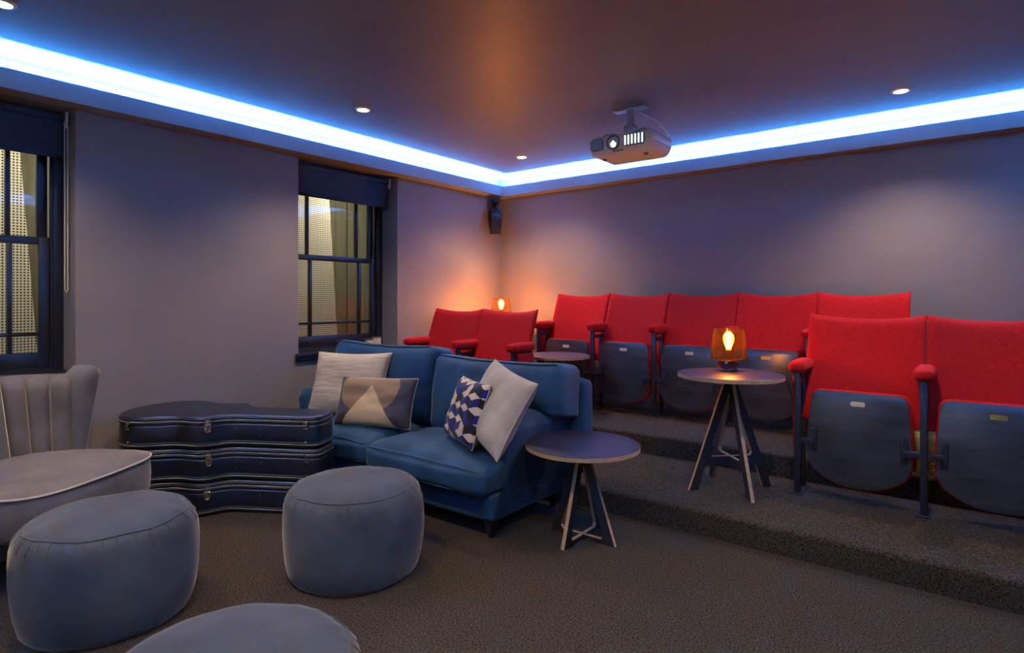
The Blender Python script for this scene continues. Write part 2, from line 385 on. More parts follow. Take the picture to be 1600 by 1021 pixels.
# ------------------------------------------------------------------ downlights
DL = [(.82, -.735, 'ceiling downlight nearest the far corner of the room'), (.78, -2.45, 'ceiling downlight above the sofa and guitar cases'),
      (.714, -4.30, 'ceiling downlight above the window at the left edge'), (3.65, -.685, 'ceiling downlight above the right end of the back row'),
      (3.55, -2.45, 'ceiling downlight above the step in front of the red seats'), (3.6, -4.30, 'added unseen fill downlight over the middle of the carpet'),  # the carpet one and all below are unseen, added for fill
      (.75, -5.9, 'added unseen fill downlight by the window wall near the screen'), (3.6, -5.9, 'added unseen fill downlight by the right wall near the screen'),
      (2.2, -4.3, 'added unseen fill downlight over the grey pouffes')]
def downlight(x, y, lb):
    t = thing('ceiling_downlight', lb, 'downlight', (x, y, CEIL), 0, 'recessed ceiling downlights')
    obj('trim_ring', lathe(B(), [(.036, -.001), (.038, -.008), (.050, -.006), (.053, -.0005)], 28), M['white'], t)
    obj('bulb', lathe(B(), [(.0355, -.0005), (.035, -.006), (.022, -.010), (0, -.0115)], 24), M['down'], t)
    l = bpy.data.lights.new('downlight_beam', 'SPOT'); l.energy = DOWN_W; l.color = (1, .78, .53); l.spot_size = R(125); l.spot_blend = .9; l.shadow_soft_size = .035
    lo = bpy.data.objects.new('downlight_beam', l); link(lo, t); lo.location = (0, 0, -.03)
for d in DL: downlight(*d)

# ------------------------------------------------------------------ cinema seats
def grid_panel(bm, P, nu=16, nv=16, fn=None):
    """fn(u,v)->(front point, back point); closed rounded slab"""
    t = bmesh.new(); F = []; K = []
    for j in range(nv+1):
        fr, kr = [], []
        for i in range(nu+1):
            a, b_ = fn(i/nu, j/nv); fr.append(t.verts.new(a)); kr.append(t.verts.new(b_))
        F.append(fr); K.append(kr)
    for j in range(nv):
        for i in range(nu):
            t.faces.new((F[j][i], F[j][i+1], F[j+1][i+1], F[j+1][i])); t.faces.new((K[j][i], K[j+1][i], K[j+1][i+1], K[j][i+1]))
    for i in range(nu):
        t.faces.new((F[0][i], K[0][i], K[0][i+1], F[0][i+1])); t.faces.new((F[nv][i], F[nv][i+1], K[nv][i+1], K[nv][i]))
    for j in range(nv):
        t.faces.new((F[j][0], F[j+1][0], K[j+1][0], K[j][0])); t.faces.new((F[j][nu], K[j][nu], K[j+1][nu], F[j+1][nu]))
    bmesh.ops.recalc_face_normals(t, faces=t.faces[:]); merge(bm, t); return bm
def flap_outline(P, grow=0):
    x0, x1 = .050-grow, P-.050+grow; top = .575+grow; pts = []
    xi0, xi1 = x0+.014, x1-.014; r = .045
    for k in range(7):
        a = R(90+90*k/6); pts.append((xi0+r+r*math.cos(a), top-r+r*math.sin(a)))
    pts += [(x0+.004, .40), (x0-.002, .30), (x0-.002, .215)]
    zs, zb = .185-grow, .082-grow; cx = (x0+x1)/2; hw = (x1-x0)/2+.002
    for k in range(1, 16):
        s = -1+2*k/16; pts.append((cx+s*hw, zb+(zs-zb)*abs(s)**2.4))
    pts += [(x1+.002, .215), (x1+.002, .30), (x1-.004, .40)]
    for k in range(7):
        a = R(0+90*k/6); pts.append((xi1-r+r*math.cos(a), top-r+r*math.sin(a)))
    return pts
def cinema_seat(x, y, z, P, label, group, left_end=False, right_end=False, brass=False, plate='plate_pale', arm_left=True):
    t = thing('cinema_seat', label, 'seat', (x, y, z), 0, group)
    tilt = Matrix.Translation((0, .0, .3)) @ Matrix.Rotation(R(-5), 4, 'X') @ Matrix.Translation((0, 0, -.3))
    def back(u, v):
        s = 2*u-1
        e = (1-abs(s)**22)**.5 if abs(s) < 1 else 0
        s2 = math.copysign(1-(1-abs(s))**1.7, s); s = s2; u = (s+1)/2; e = (1-abs(s)**22)**.5 if abs(s) < .9999 else 0
        xx = .0012+u*(P-.0024); zt = .955+.028*abs(s)**2.2; zz = .40+v*(zt-.40)
        yc = .12+.20*v**1.15 + .035*(1-s*s)
        th = .024*max(.04, min(1, e))*max(.35, min(1, ((1-v)*14)**.5, (v*14+.1)**.5))
        return Vector((xx, yc-th-.004, zz)), Vector((xx, yc+th+.004, zz))
    obj('backrest', grid_panel(B(), P, 18, 18, back), M['red'], t, True, 60)
    pad = prism(B(), flap_outline(P, .007), .0125, .085, 'y', .012, 3, M=tilt); obj('seat_pad', pad, M['red'], t)
    fb = prism(B(), flap_outline(P, 0), -.004, .012, 'y', .003, 2, M=tilt); fo = obj('seat_board', fb, M['ply_dark'], t)
    obj('number_plate', prism(B(), rrect(P/2-.033, P/2+.033, .505, .530, .008), -.007, -.0042, 'y', .001, 1, M=tilt), M[plate], fo)
    rv = None
    for sx in (.075, P-.075, .17, P-.17, P/2-.05, P/2+.07):
        obj('rivet', lathe(B(), [(0, .003), (.003, .002), (.005, 0)], 8, tilt @ T(sx, -.0042, .16-.045*(1-abs(2*sx/P-1)**2)) @ Matrix.Rotation(R(90), 4, 'X')), M['steel'], fo)
    for sgn, xx in ((1, 0), (-1, P)):
        h = box(B(), *sorted((xx+sgn*.016, xx+sgn*.082)), -.026, -.008, .285, .315, .003); box(h, *sorted((xx+sgn*.066, xx+sgn*.096)), -.014, -.0045, .245, .375, .002)
        for zz in (.265, .345, .36): lathe(h, [(0, .004), (.004, .003), (.006, 0)], 8, T(xx+sgn*.081, -.014, zz) @ Matrix.Rotation(R(90), 4, 'X'))
        obj('hinge_bracket', h, M['steel'], t)
    def side(xx, end):
        p = box(B(), xx-.015, xx+.015, -.02, .012, 0, .665, .003); box(p, xx-.03, xx+.03, -.035, .16, .0, .008, .002)
        box(p, xx-.012, xx+.012, .012, .20, .60, .63, .003)
        box(p, xx-.012, xx+.012, .12, .15, .008, .60, .003)
        obj('post', p, M['steel'], t)
        a = B(); softbox(a, .082, .30, .058, .022, 8, (.002, .002, .006), M=T(xx, .095, .697)); obj('armrest', a, M['red'], t)
        box_under = box(B(), xx-.022, xx+.022, -.01, .21, .650, .668, .003); obj('armrest_support', box_under, M['steel'], t)
        if end: 
            e = box(B(), xx+end*.020-.011, xx+end*.020+.011, .014, .22, .25, .648, .008, 3); obj('end_panel', e, M['red'], t)
        if brass:
            c = box(B(), xx-.045, xx+.045, .065, .08, .19, .40, .003); o = obj('hinge_casting', c, M['brass'], t); o['label'] = 'aged brass hinge casting'
            rg = B(); tube(rg, [(xx+.032+.016*math.cos(a2), .06, .235+.016*math.sin(a2)) for a2 in [2*PI*k/20 for k in range(20)]], .004, 6, True); obj('ring', rg, M['brass'], o)
    if arm_left: side(0, -1 if left_end else 0)
    if right_end: side(P, 1)
    return t
gb = 'red cinema seats along the back wall'
lb5 = ['red folding cinema seat at the corner lamp end of the back row', 'second red folding cinema seat from the corner lamp in the back row',
       'middle red folding cinema seat of the five against the back wall', 'red folding cinema seat in the back row right behind the lit table lamp',
       'red folding cinema seat at the right hand end of the back row']
for i in range(5):
    cinema_seat(.90+i*.555, -.58, ST2, .555, lb5[i], gb, i == 0, i == 4, plate='plate_pale' if i != 3 else 'brass')
gp = 'pair of red cinema seats behind the sofa'
for i in range(2):
    cinema_seat(.127+i*.566, -1.425, ST1, .566, ['red cinema seat behind the sofa, nearer the window wall', 'red cinema seat behind the sofa, in front of the corner lamp'][i], gp, False, i == 1)
gf = 'red cinema seats at the front of the step'
for i in range(2):
    cinema_seat(3.231+i*.571, -1.425, ST1, .571, ['large red folding cinema seat on the step beside the tall round table', 'large red folding cinema seat cut off by the right edge of the photo'][i], gf, i == 0, i == 1, brass=(i == 1), plate='plate_pale' if i == 0 else 'brass')

# ------------------------------------------------------------------ round tables with crossed ply legs
def round_table(loc, height, label, rz, top_m, rad=.285):
    t = thing('round_table', label, 'table', loc, rz, 'round tables with crossed plywood legs')
    th = .022; H = height
    tp = lathe(B(), [(0, H), (rad-.002, H), (rad, H-.0015)], 64, mat=0); lathe(tp, [(rad, H-.0015), (rad, H-th+.001), (rad-.002, H-th), (0, H-th)], 64, mat=1)
    obj('table_top', tp, [M[top_m], M['ply']], t, True, 30)
    zz = H-th; off = .648-height                       # the short table is the tall one cut down at the feet
    def ro(z): return .245-.345*(z+off)
    for k in range(2):
        Mx = Matrix.Rotation(R(90)*k, 4, 'Z'); tk = .010
        for s in (1, -1):
            w0, w1 = .050, .046
            q = [(s*ro(0), 0), (s*ro(zz), zz), (s*(ro(zz)-w1*.9) if ro(zz)-w1 > 0 else 0, zz), (s*max(.002, ro(zz-.06)-w1), zz-.06), (s*(ro(0)-w0), 0)]
            obj('leg', prism(B(), q, -tk, tk, 'y', M=Mx, mat=0, side_mat=1), [M['black'], M['ply']], t, False)
        z1 = max(.022, .185-off); z0 = max(.006, z1-.055)
        a = ro(z1)-.046; a0 = ro(z0)-.046
        dz = .0 if k == 0 else .0
        br = [(-a0, z0), (a0, z0), (a+.0, z1+.03), (a-.022, z1), (-a+.022, z1), (-a, z1+.03)]
        obj('cross_brace', prism(B(), br, -tk*.98, tk*.98, 'y', M=Mx, mat=0, side_mat=1), [M['black'], M['ply']], t, False)
    obj('mounting_plate', box(B(), -.09, .09, -.09, .09, zz-.006, zz-.0005, .002), M['black'], t)
    return t
TT = round_table((2.91, -1.57, ST1), .648, 'tall round table carrying a lit lamp on the carpeted step', R(45), 'lam')
round_table((2.446, -2.406, 0), .473, 'low round table on the floor beside the sofa arm', R(0), 'lam')
round_table((1.29, -.885, ST2), .473, 'dark red topped round table standing behind the sofa', R(20), 'lamred', .27)
round_table((.38, -.45, ST2), .715, 'round table hidden in the far corner under the small lit lamp', R(45), 'lam', .25)

# ------------------------------------------------------------------ amber glass lamps
def lamp(loc, label, cord=None, watts=LAMP_W):
    t = thing('table_lamp', label, 'lamp', loc, 0, 'amber glass table lamps')
    obj('base', lathe(B(), [(0, 0), (.046, 0), (.050, .004), (.050, .012), (.047, .016), (.052, .030), (.054, .046), (.05, .056), (.03, .06), (0, .06)], 40), M['lampbase'], t)
    obj('glass_shade', lathe(B(), [(.044, .058), (.092, .064), (.098, .074), (.094, .15), (.083, .228), (.0805, .228), (.0915, .15), (.0955, .076), (.09, .0665), (.044, .0605)], 48), M['amber'], t, True, 60)
    obj('socket', lathe(B(), [(0, .0605), (.018, .0605), (.019, .10), (.016, .112), (0, .112)], 24), M['lampbase'], t)
    bu = obj('bulb', lathe(B(), [(.012, .112), (.016, .125), (.028, .155), (.031, .172), (.027, .192), (.014, .207), (0, .211)], 28), M['bulbglass'], t)
    f = B()
    for k in range(6):
        a = 2*PI*k/6; tube(f, [(.007*math.cos(a), .007*math.sin(a), .122), (.013*math.cos(a+.4), .013*math.sin(a+.4), .195)], .0016, 6)
    obj('filament', f, M['fil'], bu)
    l = bpy.data.lights.new('lamp_light', 'POINT'); l.energy = watts; l.color = (1, .44, .15); l.shadow_soft_size = .02
    lo = bpy.data.objects.new('lamp_light', l); link(lo, t); lo.location = (0, 0, .165)
    if cord:
        c = B(); tube(c, cord, .003, 6); obj('cord', c, M['black'], t)
    return t
L1 = lamp((2.867, -1.46, ST1+.648), 'lit amber glass lamp on the tall round table', [(.04, .02, .004), (.12, .08, .005), (.20, .10, .005), (.262, .10, .003), (.278, .106, -.03), (.30, .14, -.12), (.31, .19, -.30), (.30, .24, -.50)])
L1.scale = (1.03, 1.03, 1.10)
lamp((.357, -.45, ST2+.715), 'small lit amber lamp in the far corner behind the red seats', None, 46.0)

# ------------------------------------------------------------------ sofa
sofa = thing('sofa', 'blue velvet two seater sofa with scatter cushions', 'sofa', (1.23, -2.40, 0))
def SL(x, y, z): return (x-1.23, y+2.40, z)
def sb(name, x0, x1, y0, y1, z0, z1, r, puff, wr=(6, .006), mm='sofa', n=14, parent=None, rot=None):
    cx, cy, cz = SL((x0+x1)/2, (y0+y1)/2, (z0+z1)/2); seed = random.random()*50
    def fn(p): 
        d = wrinkle((p.x+seed, p.y, p.z), wr[0], wr[1]); return p + p.normalized()*d
    mt = T(cx, cy, cz) @ (rot if rot else Matrix.Identity(4))
    return obj(name, softbox(B(), x1-x0, y1-y0, z1-z0, r, n, puff, fn, mt), M[mm], parent or sofa, True, 80)
sb('base', .31, 2.13, -2.735, -2.06, .085, .235, .03, (.0, .012, 0), (4, .008))
for (x, y) in ((.37, -2.68), (2.08, -2.68), (.37, -2.12), (2.08, -2.12)):
    obj('leg', lathe(B(), [(0, 0), (.018, 0), (.024, .03), (.033, .06), (.036, .075), (.034, .095), (0, .095)], 20, T(*SL(x, y, 0))), M['darkwood'], sofa)
sb('back_frame', .20, 2.29, -2.11, -2.0, .2, .75, .06, (.0, .01, .005), (4, .008))
def seat_cushion(x0, x1, yf, tl):
    # plan outline: T cushion, front lip wraps before the arm
    z0, z1 = .232, .372; yb = -2.24
    cx, cy = (x0+x1)/2, (yf+yb)/2; hx, hy = (x1-x0)/2, (yb-yf)/2
    def fn(p):
        q = p.copy(); s = p.x/hx
        if tl > 0 and p.y > -hy+.22 and s > .75: q.x -= .09*min(1, (p.y+hy-.22)/.04)*((s-.75)/.25)
        if tl < 0 and p.y > -hy+.22 and s < -.75: q.x += .09*min(1, (p.y+hy-.22)/.04)*((-s-.75)/.25)
        if p.z > 0: q.z += .045*max(0, 1-(s*s))**.6*max(0, 1-abs(p.y/hy)**4)
        q.z += wrinkle((p.x*1.0+x0, p.y, p.z), 7, .006); q.y += wrinkle((p.x, p.z, 3+x0), 6, .008)
        return q
    o = obj('seat_cushion', softbox(B(), 2*hx, 2*hy, z1-z0, .045, 18, (0, .03, .01), fn, T(*SL(cx, cy, (z0+z1)/2))), M['sofa'], sofa, True, 80)
    for zz in (z1-.016, z0+.016):
        pts = []
        for k in range(25):
            s = -1+2*k/24; e = abs(s)**14
            pts.append(SL(cx+s*(hx-.008), yf+.012+.10*e*0-.03*(1-s*s)*.55+.05*max(0, abs(s)-.93)/.07*.6, zz+(.012*(1-s*s) if zz > .3 else 0)))
        b_ = B(); tube(b_, pts, .0045, 6); obj('piping', b_, M['sofa_pipe'], o)
    return o
seat_cushion(.32, 1.245, -2.79, -1); seat_cushion(1.25, 2.135, -2.82, 1)
def back_cushion(x0, x1, zt, out):
    z0 = .36; y0, y1 = -2.36, -2.03; hx = (x1-x0)/2; hz = (zt-z0)/2; seed = x0*9
    rot = Matrix.Rotation(R(-10), 4, 'X')
    def fn(p):
        q = p.copy(); q.z += -.02*(1-(p.x/hx)**2)*(1 if p.z > hz*.4 else 0) + wrinkle((p.x+seed, p.y, p.z), 5, .01)
        f = max(0, min(1, (out*p.x-(hx-.30))/.10)); lo = .615-(z0+zt)/2          # rests on the arm at its outer end
        if q.z < lo: q.z = q.z*(1-f)+(lo+(q.z-lo)*.30)*f
        q.y += wrinkle((p.x+seed, p.z, 1.7), 6, .014) + .010*math.sin(p.x*34+p.z*7)*max(0, abs(p.x/hx)-.72)/.28
        return q
    mt = T(*SL((x0+x1)/2, (y0+y1)/2, (z0+zt)/2)) @ rot
    o = obj('back_cushion', softbox(B(), x1-x0, .24, zt-z0, .065, 18, (.012, .045, .0), fn, mt), M['sofa'], sofa, True, 80)
    for sy in (-1, 1):
        pts = []
        for k in range(33):
            s = -1+2*k/32
            p = Vector((s*(hx-.018), sy*.100, hz-.012-.05*max(0, abs(s)-.94)/.06)); p = fn(p); pts.append(mt @ p)
        b_ = B(); tube(b_, pts, .0045, 6); obj('piping', b_, M['sofa_pipe'], o)
    return o
back_cushion(.225, 1.255, .885, -1); back_cushion(1.265, 2.245, .84, 1)
def arm(side):
    # low rounded arm: section in x-z swept from front to back, flaring outwards where it meets the back
    xo = 2.055 if side > 0 else .385
    K = 32; t = bmesh.new(); rings = []; N = 26
    for j in range(N+1):
        v = j/N; y = -2.63+v*.56
        rnd = 1 if v > .13 else math.sqrt(max(0, 1-((.13-v)/.13)**2))
        fl_ = max(0, min(1, (y+2.42)/.32)); fl_ = .13*fl_*fl_*(3-2*fl_)
        ring = []
        for k in range(K):
            a = 2*PI*k/K; c, s_ = math.cos(a), math.sin(a)
            ox = .10*math.copysign(abs(c)**.75, c)*(.72+.28*rnd); oz = .222*math.copysign(abs(s_)**.55, s_)
            zt = .36+oz*(.80+.20*rnd) if oz > 0 else .36+oz
            g = max(0, min(1, (zt-.455)/.08)); g = g*g*(3-2*g)
            ox = ox*(.9 + .50*g) if c > 0 else ox
            p = Vector(SL(xo+side*(fl_*.25+ox), y, zt + (.02*v if oz > 0 else 0)))
            p += Vector((1, 0, .5))*wrinkle((p.x*.6, p.y, p.z), 10, .007)
            ring.append(t.verts.new(p))
        rings.append(ring)
    for A, Bq in zip(rings, rings[1:]):
        for k in range(K): t.faces.new((A[k], A[(k+1) % K], Bq[(k+1) % K], Bq[k]))
    t.faces.new(rings[0]); t.faces.new(rings[-1])
    bmesh.ops.recalc_face_normals(t, faces=t.faces[:])
    obj('arm', t, M['sofa'], sofa, True, 70)
    x0, x1 = sorted((xo-side*.04, xo+side*.075))
    sb('arm_skirt', x0, x1, -2.61, -2.06, .12, .42, .03, (.006, .006, 0), (8, .012))
arm(1); arm(-1)

# ------------------------------------------------------------------ scatter cushions
def pillow(name, label, loc, size, thick, rot, mats, color=None, n=56, ear=.10):
    """square cushion lying in its own x-z plane, facing -y; rot = euler in degrees"""
    t = bmesh.new(); lay = t.loops.layers.color.new('weave') if color else None
    hx, hz = size[0]/2, size[1]/2; F, K = [], []; seed = random.random()*40
    for j in range(n+1):
        fr, kr = [], []
        for i in range(n+1):
            u, v = -1+2*i/n, -1+2*j/n
            x = hx*u*(1-ear*(1-v*v)); z = hz*v*(1-ear*(1-u*u))
            th = thick/2*((1-u**4)*(1-v**4))**.55
            wob = .010*noise.noise(Vector((u*2.4+seed, v*2.4, 0)))*(1-u**6)*(1-v**6)
            fr.append(t.verts.new((x, -th-.0015+wob, z))); kr.append(t.verts.new((x, th+.0015+wob, z)))
        F.append(fr); K.append(kr)
    for j in range(n):
        for i in range(n):
            f = t.faces.new((F[j][i], F[j][i+1], F[j+1][i+1], F[j+1][i])); g = t.faces.new((K[j][i], K[j+1][i], K[j+1][i+1], K[j][i+1]))
            g.material_index = len(mats)-1
            if color:
                c = color(-1+2*(i+.5)/n, -1+2*(j+.5)/n)
                for l in f.loops: l[lay] = (*c, 1)
                for l in g.loops: l[lay] = (.35, .34, .33, 1)
    for i in range(n):
        t.faces.new((F[0][i], K[0][i], K[0][i+1], F[0][i+1])); t.faces.new((F[n][i], F[n][i+1], K[n][i+1], K[n][i]))
        t.faces.new((F[i][0], F[i+1][0], K[i+1][0], K[i][0])); t.faces.new((F[i][n], K[i][n], K[i+1][n], F[i+1][n]))
    bmesh.ops.recalc_face_normals(t, faces=t.faces[:])
    E = [F[0][i].co.copy() for i in range(n+1)]+[F[i][n].co.copy() for i in range(n+1)]+[F[n][n-i].co.copy() for i in range(n+1)]+[F[n-i][0].co.copy() for i in range(n)]
    o = obj(name, t, [M[m] for m in mats], None, True, 80)
    o.location = loc; o.rotation_mode = 'ZYX'; o.rotation_euler = tuple(R(a) for a in rot)
    tag(o, label, 'cushion', 'scatter cushions on the sofa')
    sm = B(); tube(sm, E, .0028, 5, True); obj('seam', sm, M[mats[0]] if not color else M['linen2'], o)
    return o
def srgb(r, g, b): return tuple(((c/255+.055)/1.055)**2.4 if c/255 > .04045 else c/255/12.92 for c in (r, g, b))
def tri_pattern(u, v):
    cream, pale, grey = srgb(190, 170, 140), srgb(226, 212, 188), srgb(128, 116, 108)
    if abs(u+.02) < (.62-v)*.44 and v < .62: return pale if u < .40*( .62-v) else cream
    d = math.hypot((u+.1)/.80, (v-.45)/1.0)
    return cream if d < 1 else grey
def cube_pattern(u, v):
    s = 3.7; x, y = u*s, v*s
    q = (math.sqrt(3)/3*x - y/3); r = 2/3*y
    cx, cz = q, r; cy = -cx-cz; rx, ry, rz = round(cx), round(cy), round(cz)
    dx, dy, dz = abs(rx-cx), abs(ry-cy), abs(rz-cz)
    if dx > dy and dx > dz: rx = -ry-rz
    elif dy > dz: ry = -rx-rz
    else: rz = -rx-ry
    px, py = x-math.sqrt(3)*(rx+rz/2), y-1.5*rz
    a = math.degrees(math.atan2(py, px)) % 360
    k = 0 if 30 <= a < 150 else 1 if 150 <= a < 270 else 2
    var = (int(rx)*7+int(rz)*13) % 5
    pal = [srgb(228, 220, 208), srgb(16, 16, 26), srgb(26, 66, 170)]
    if var == 1: pal = [srgb(40, 60, 150), srgb(222, 214, 200), srgb(16, 16, 26)]
    return pal[k]
pillow('scatter_cushion', 'crinkled cream linen cushion at the window end of the sofa', (.665, -2.475, .62), (.58, .44), .15, (-18, -7, 18), ['linen'], ear=.07)
pillow('scatter_cushion', 'cushion with grey and cream circle and triangle on the sofa', (1.06, -2.575, .555), (.55, .31), .13, (-20, -7, 16), ['weave'], tri_pattern, 90, ear=.05)
pillow('scatter_cushion', 'blue, black and white cube patterned cushion on the sofa', (1.85, -2.60, .592), (.37, .34), .13, (-16, 8, -24), ['weave'], cube_pattern, 120, ear=.05)
pillow('scatter_cushion', 'pale grey linen cushion leaning on the sofa arm by the low table', (2.035, -2.585, .635), (.47, .42), .14, (-22, 19, -18), ['linen2', 'linen3'], ear=.07)

# ------------------------------------------------------------------ guitar cases
NX, NY = CAMX-2.835, CAMY+1.925; AX = R(29.5)
HW = [(-1.255, 0), (-1.25, .06), (-1.235, .12), (-1.20, .19), (-1.15, .24), (-1.08, .268), (-1.0, .27), (-.93, .25), (-.87, .222), (-.82, .208), (-.77, .208), (-.72, .218), (-.67, .222), (-.63, .205), (-.59, .16), (-.55, .125), (-.5, .115), (-.3, .113), (-.06, .112), (-.025, .105), (-.005, .085), (0, .05), (0, 0)]
def smooth_profile(P, it=2):
    for _ in range(it):
        Q = [P[0]]
        for a, b_ in zip(P, P[1:]): Q += [(a[0]*.75+b_[0]*.25, a[1]*.75+b_[1]*.25), (a[0]*.25+b_[0]*.75, a[1]*.25+b_[1]*.75)]
        P = Q+[P[-1]]
    return P
prof = smooth_profile([(u*.962, h) for u, h in HW], 1)
def case_outline(g=0):
    pts = []
    N = len(prof)
    for i, (u, h) in enumerate(prof): pts.append((u, -h))
    for (u, h) in prof[::-1]:
        pts.append((u, h))
    out = []
    for p in pts:
        if not out or (abs(p[0]-out[-1][0])+abs(p[1]-out[-1][1])) > 1e-4: out.append(p)
    if abs(out[0][0]-out[-1][0])+abs(out[0][1]-out[-1][1]) < 1e-4: out.pop()
    if g:
        res = []; n = len(out)
        for i in range(n):
            a, b_ = Vector(out[i-1]), Vector(out[(i+1) % n]); d = (b_-a).normalized(); res.append((out[i][0]+d.y*g, out[i][1]-d.x*g))
        out = res
    return out
def case_front(u):
    for a, b_ in zip(prof, prof[1:]):
        if a[0] <= u <= b_[0] and b_[0] > a[0]:
            f = (u-a[0])/(b_[0]-a[0]); h = a[1]+f*(b_[1]-a[1]); ang = math.atan2(-(b_[1]-a[1]), b_[0]-a[0]); return -h, ang
    return -.1, 0
def guitar_case(zb, label, dx, du, drot):
    H = .178
    t = thing('guitar_case', label, 'guitar case', (NX, NY, zb), AX+R(drot), 'stacked guitar cases'); 
    ca, sa = math.cos(AX), math.sin(AX); t.location = (NX+ca*du, NY+sa*du, zb)
    cy = Matrix.Translation((0, .112, 0))
    body = prism(B(), case_outline(), .0, .128, 'z', .010, 3, M=cy); lid = prism(B(), case_outline(), .134, H, 'z', .012, 3, M=cy)
    bo = obj('body', body, M['case'], t, True, 35); lo = obj('lid', lid, M['case'], t, True, 35)
    obj('rim', prism(B(), case_outline(-.004), .1275, .1345, 'z', 0, M=cy), M['rib'], t, True, 35)
    for zz, par, rr, mm in ((.020, bo, .0012, 'stitch'), (.030, bo, .0028, 'rib'), (.142, lo, .0028, 'rib'), (.150, lo, .0012, 'stitch'), (.163, lo, .0030, 'rib')):
        b_ = B(); tube(b_, [(x, y+.112, zz) for x, y in case_outline(.0012)], rr, 6, True); obj('stitching' if mm == 'stitch' else 'edge_bead', b_, M[mm], par)
    def at(u, z): 
        v, a = case_front(u); return T(u, v+.112, z) @ Matrix.Rotation(a, 4, 'Z')
    def latch(u, big):
        m = at(u, .118); l = B()
        if big:
            prism(l, [(-.017, .012), (.017, .012), (.019, .03), (.010, .044), (-.010, .044), (-.019, .03)], -.007, .001, 'y', .001, 1, M=m)
            box(l, -.011, .011, -.013, -.006, -.006, .036, .002, M=m); box(l, -.017, .017, -.006, .001, -.022, .008, .002, M=m)
            tube(l, [m @ Vector((.012*math.cos(a), -.011, -.014+.012*math.sin(a))) for a in [2*PI*k/16 for k in range(16)]], .0035, 6, True)
            cyl(l, m @ Vector((-.013, -.012, .014)), m @ Vector((.013, -.012, .014)), .004, 10)
        else:
            box(l, -.013, .013, -.005, .001, .016, .034, .0015, M=m); box(l, -.013, .013, -.005, .001, -.014, -.004, .0015, M=m)
            box(l, -.010, -.006, -.008, -.003, -.012, .03, .001, M=m); box(l, .004, .008, -.008, -.003, -.012, .03, .001, M=m); box(l, -.010, .008, -.009, -.004, .006, .012, .001, M=m)
        obj('latch', l, M['chrome'], t)
    latch(-.60, True); latch(-1.03, False); latch(-.07, False); latch(-1.20, False)
    for u in (-.49, -.34):
        for z in (.058, .098):
            obj('rivet', lathe(B(), [(0, .003), (.002, .0026), (.0035, 0)], 10, at(u, z) @ Matrix.Rotation(R(90), 4, 'X')), M['chrome'], t)
    for u in (-1.03, -.07): obj('foot_stud', lathe(B(), [(0, .007), (.004, .006), (.0065, .002), (.007, 0)], 12, at(u, .036) @ Matrix.Rotation(R(90), 4, 'X')), M['chrome'], t)
guitar_case(.003, 'black hard guitar case at the bottom of the stack', 0, .0, .4)
guitar_case(.186, 'black hard guitar case in the middle of the stack', 0, .006, .0)
guitar_case(.369, 'black hard guitar case on top of the stack', 0, 0, -.3)

# ------------------------------------------------------------------ pouffes
def pouffe(loc, label, sc=1.0, rz=0, seed=0, tilt=0):
    t = thing('pouffe', label, 'pouffe', loc, rz, 'round grey velvet pouffes')
    def wob(r, z, a):
        k = noise.noise(Vector((math.cos(a)*1.3+seed, math.sin(a)*1.3, z*3)))
        f = noise.noise(Vector((math.cos(a)*9+seed, math.sin(a)*9, z*2)))
        top = max(0, min(1, (z-.22)/.12)); low = max(0, 1-z/.06)
        rr = r*(1+.022*k) + .0045*f*top*(r > .2) + .006*f*low
        zz = z + tilt*r*math.cos(a)*max(0, z)/.4 + .006*noise.noise(Vector((math.cos(a)*2+seed+5, math.sin(a)*2, 1)))*(z > .05)*min(1, r/.26)**2
        return rr*sc, zz
    side = [(0, .0), (.20, .0), (.262, .004), (.279, .03), (.291, .08), (.298, .14), (.302, .20), (.302, .26), (.298, .31), (.288, .345), (.272, .366), (.262, .372)]
    obj('side_panel', lathe(B(), side, 96, wob=wob), M['grey'], t, True, 70)
    top = [(.262, .372), (.256, .379), (.236, .388), (.20, .397), (.15, .405), (.10, .410), (.05, .412), (0, .413)]
    obj('top_panel', lathe(B(), top, 96, wob=wob), M['grey'], t, True, 70)
    b_ = B(); pts = []
    for k in range(96):
        a = 2*PI*k/96; r, z = wob(.262, .374, a); pts.append((r*math.cos(a), r*math.sin(a), z))
    tube(b_, pts, .003, 6, True); obj('seam', b_, M['grey'], t)
    cr = B()
    for k in range(34):
        a = 2*PI*k/34+random.uniform(-.06, .06); L = random.uniform(.015, .05); pp = []
        for q in range(5):
            s = q/4; z = .370-L*s; r = .265+.030*min(1, s*L/.035)**.7; rr, zz = wob(r, z, a+.02*s); pp.append(((rr-.0015)*math.cos(a+.02*s), (rr-.0015)*math.sin(a+.02*s), zz))
        tube(cr, pp, .0028, 5)
    o = obj('gathers', cr, M['grey'], t); o['kind'] = 'stuff'
    return t
pouffe((1.82, -3.315, 0), 'grey velvet pouffe in front of the sofa and guitar cases', 1.0, 0, 1.3)
pouffe((1.385, -4.118, 0), 'large grey velvet pouffe in front of the armchair', 1.0, 1.1, 7.7)
pouffe((2.655, -4.30, 0), 'grey velvet pouffe cut off by the bottom edge of the photo', 1.0, 2.4, 13.1)

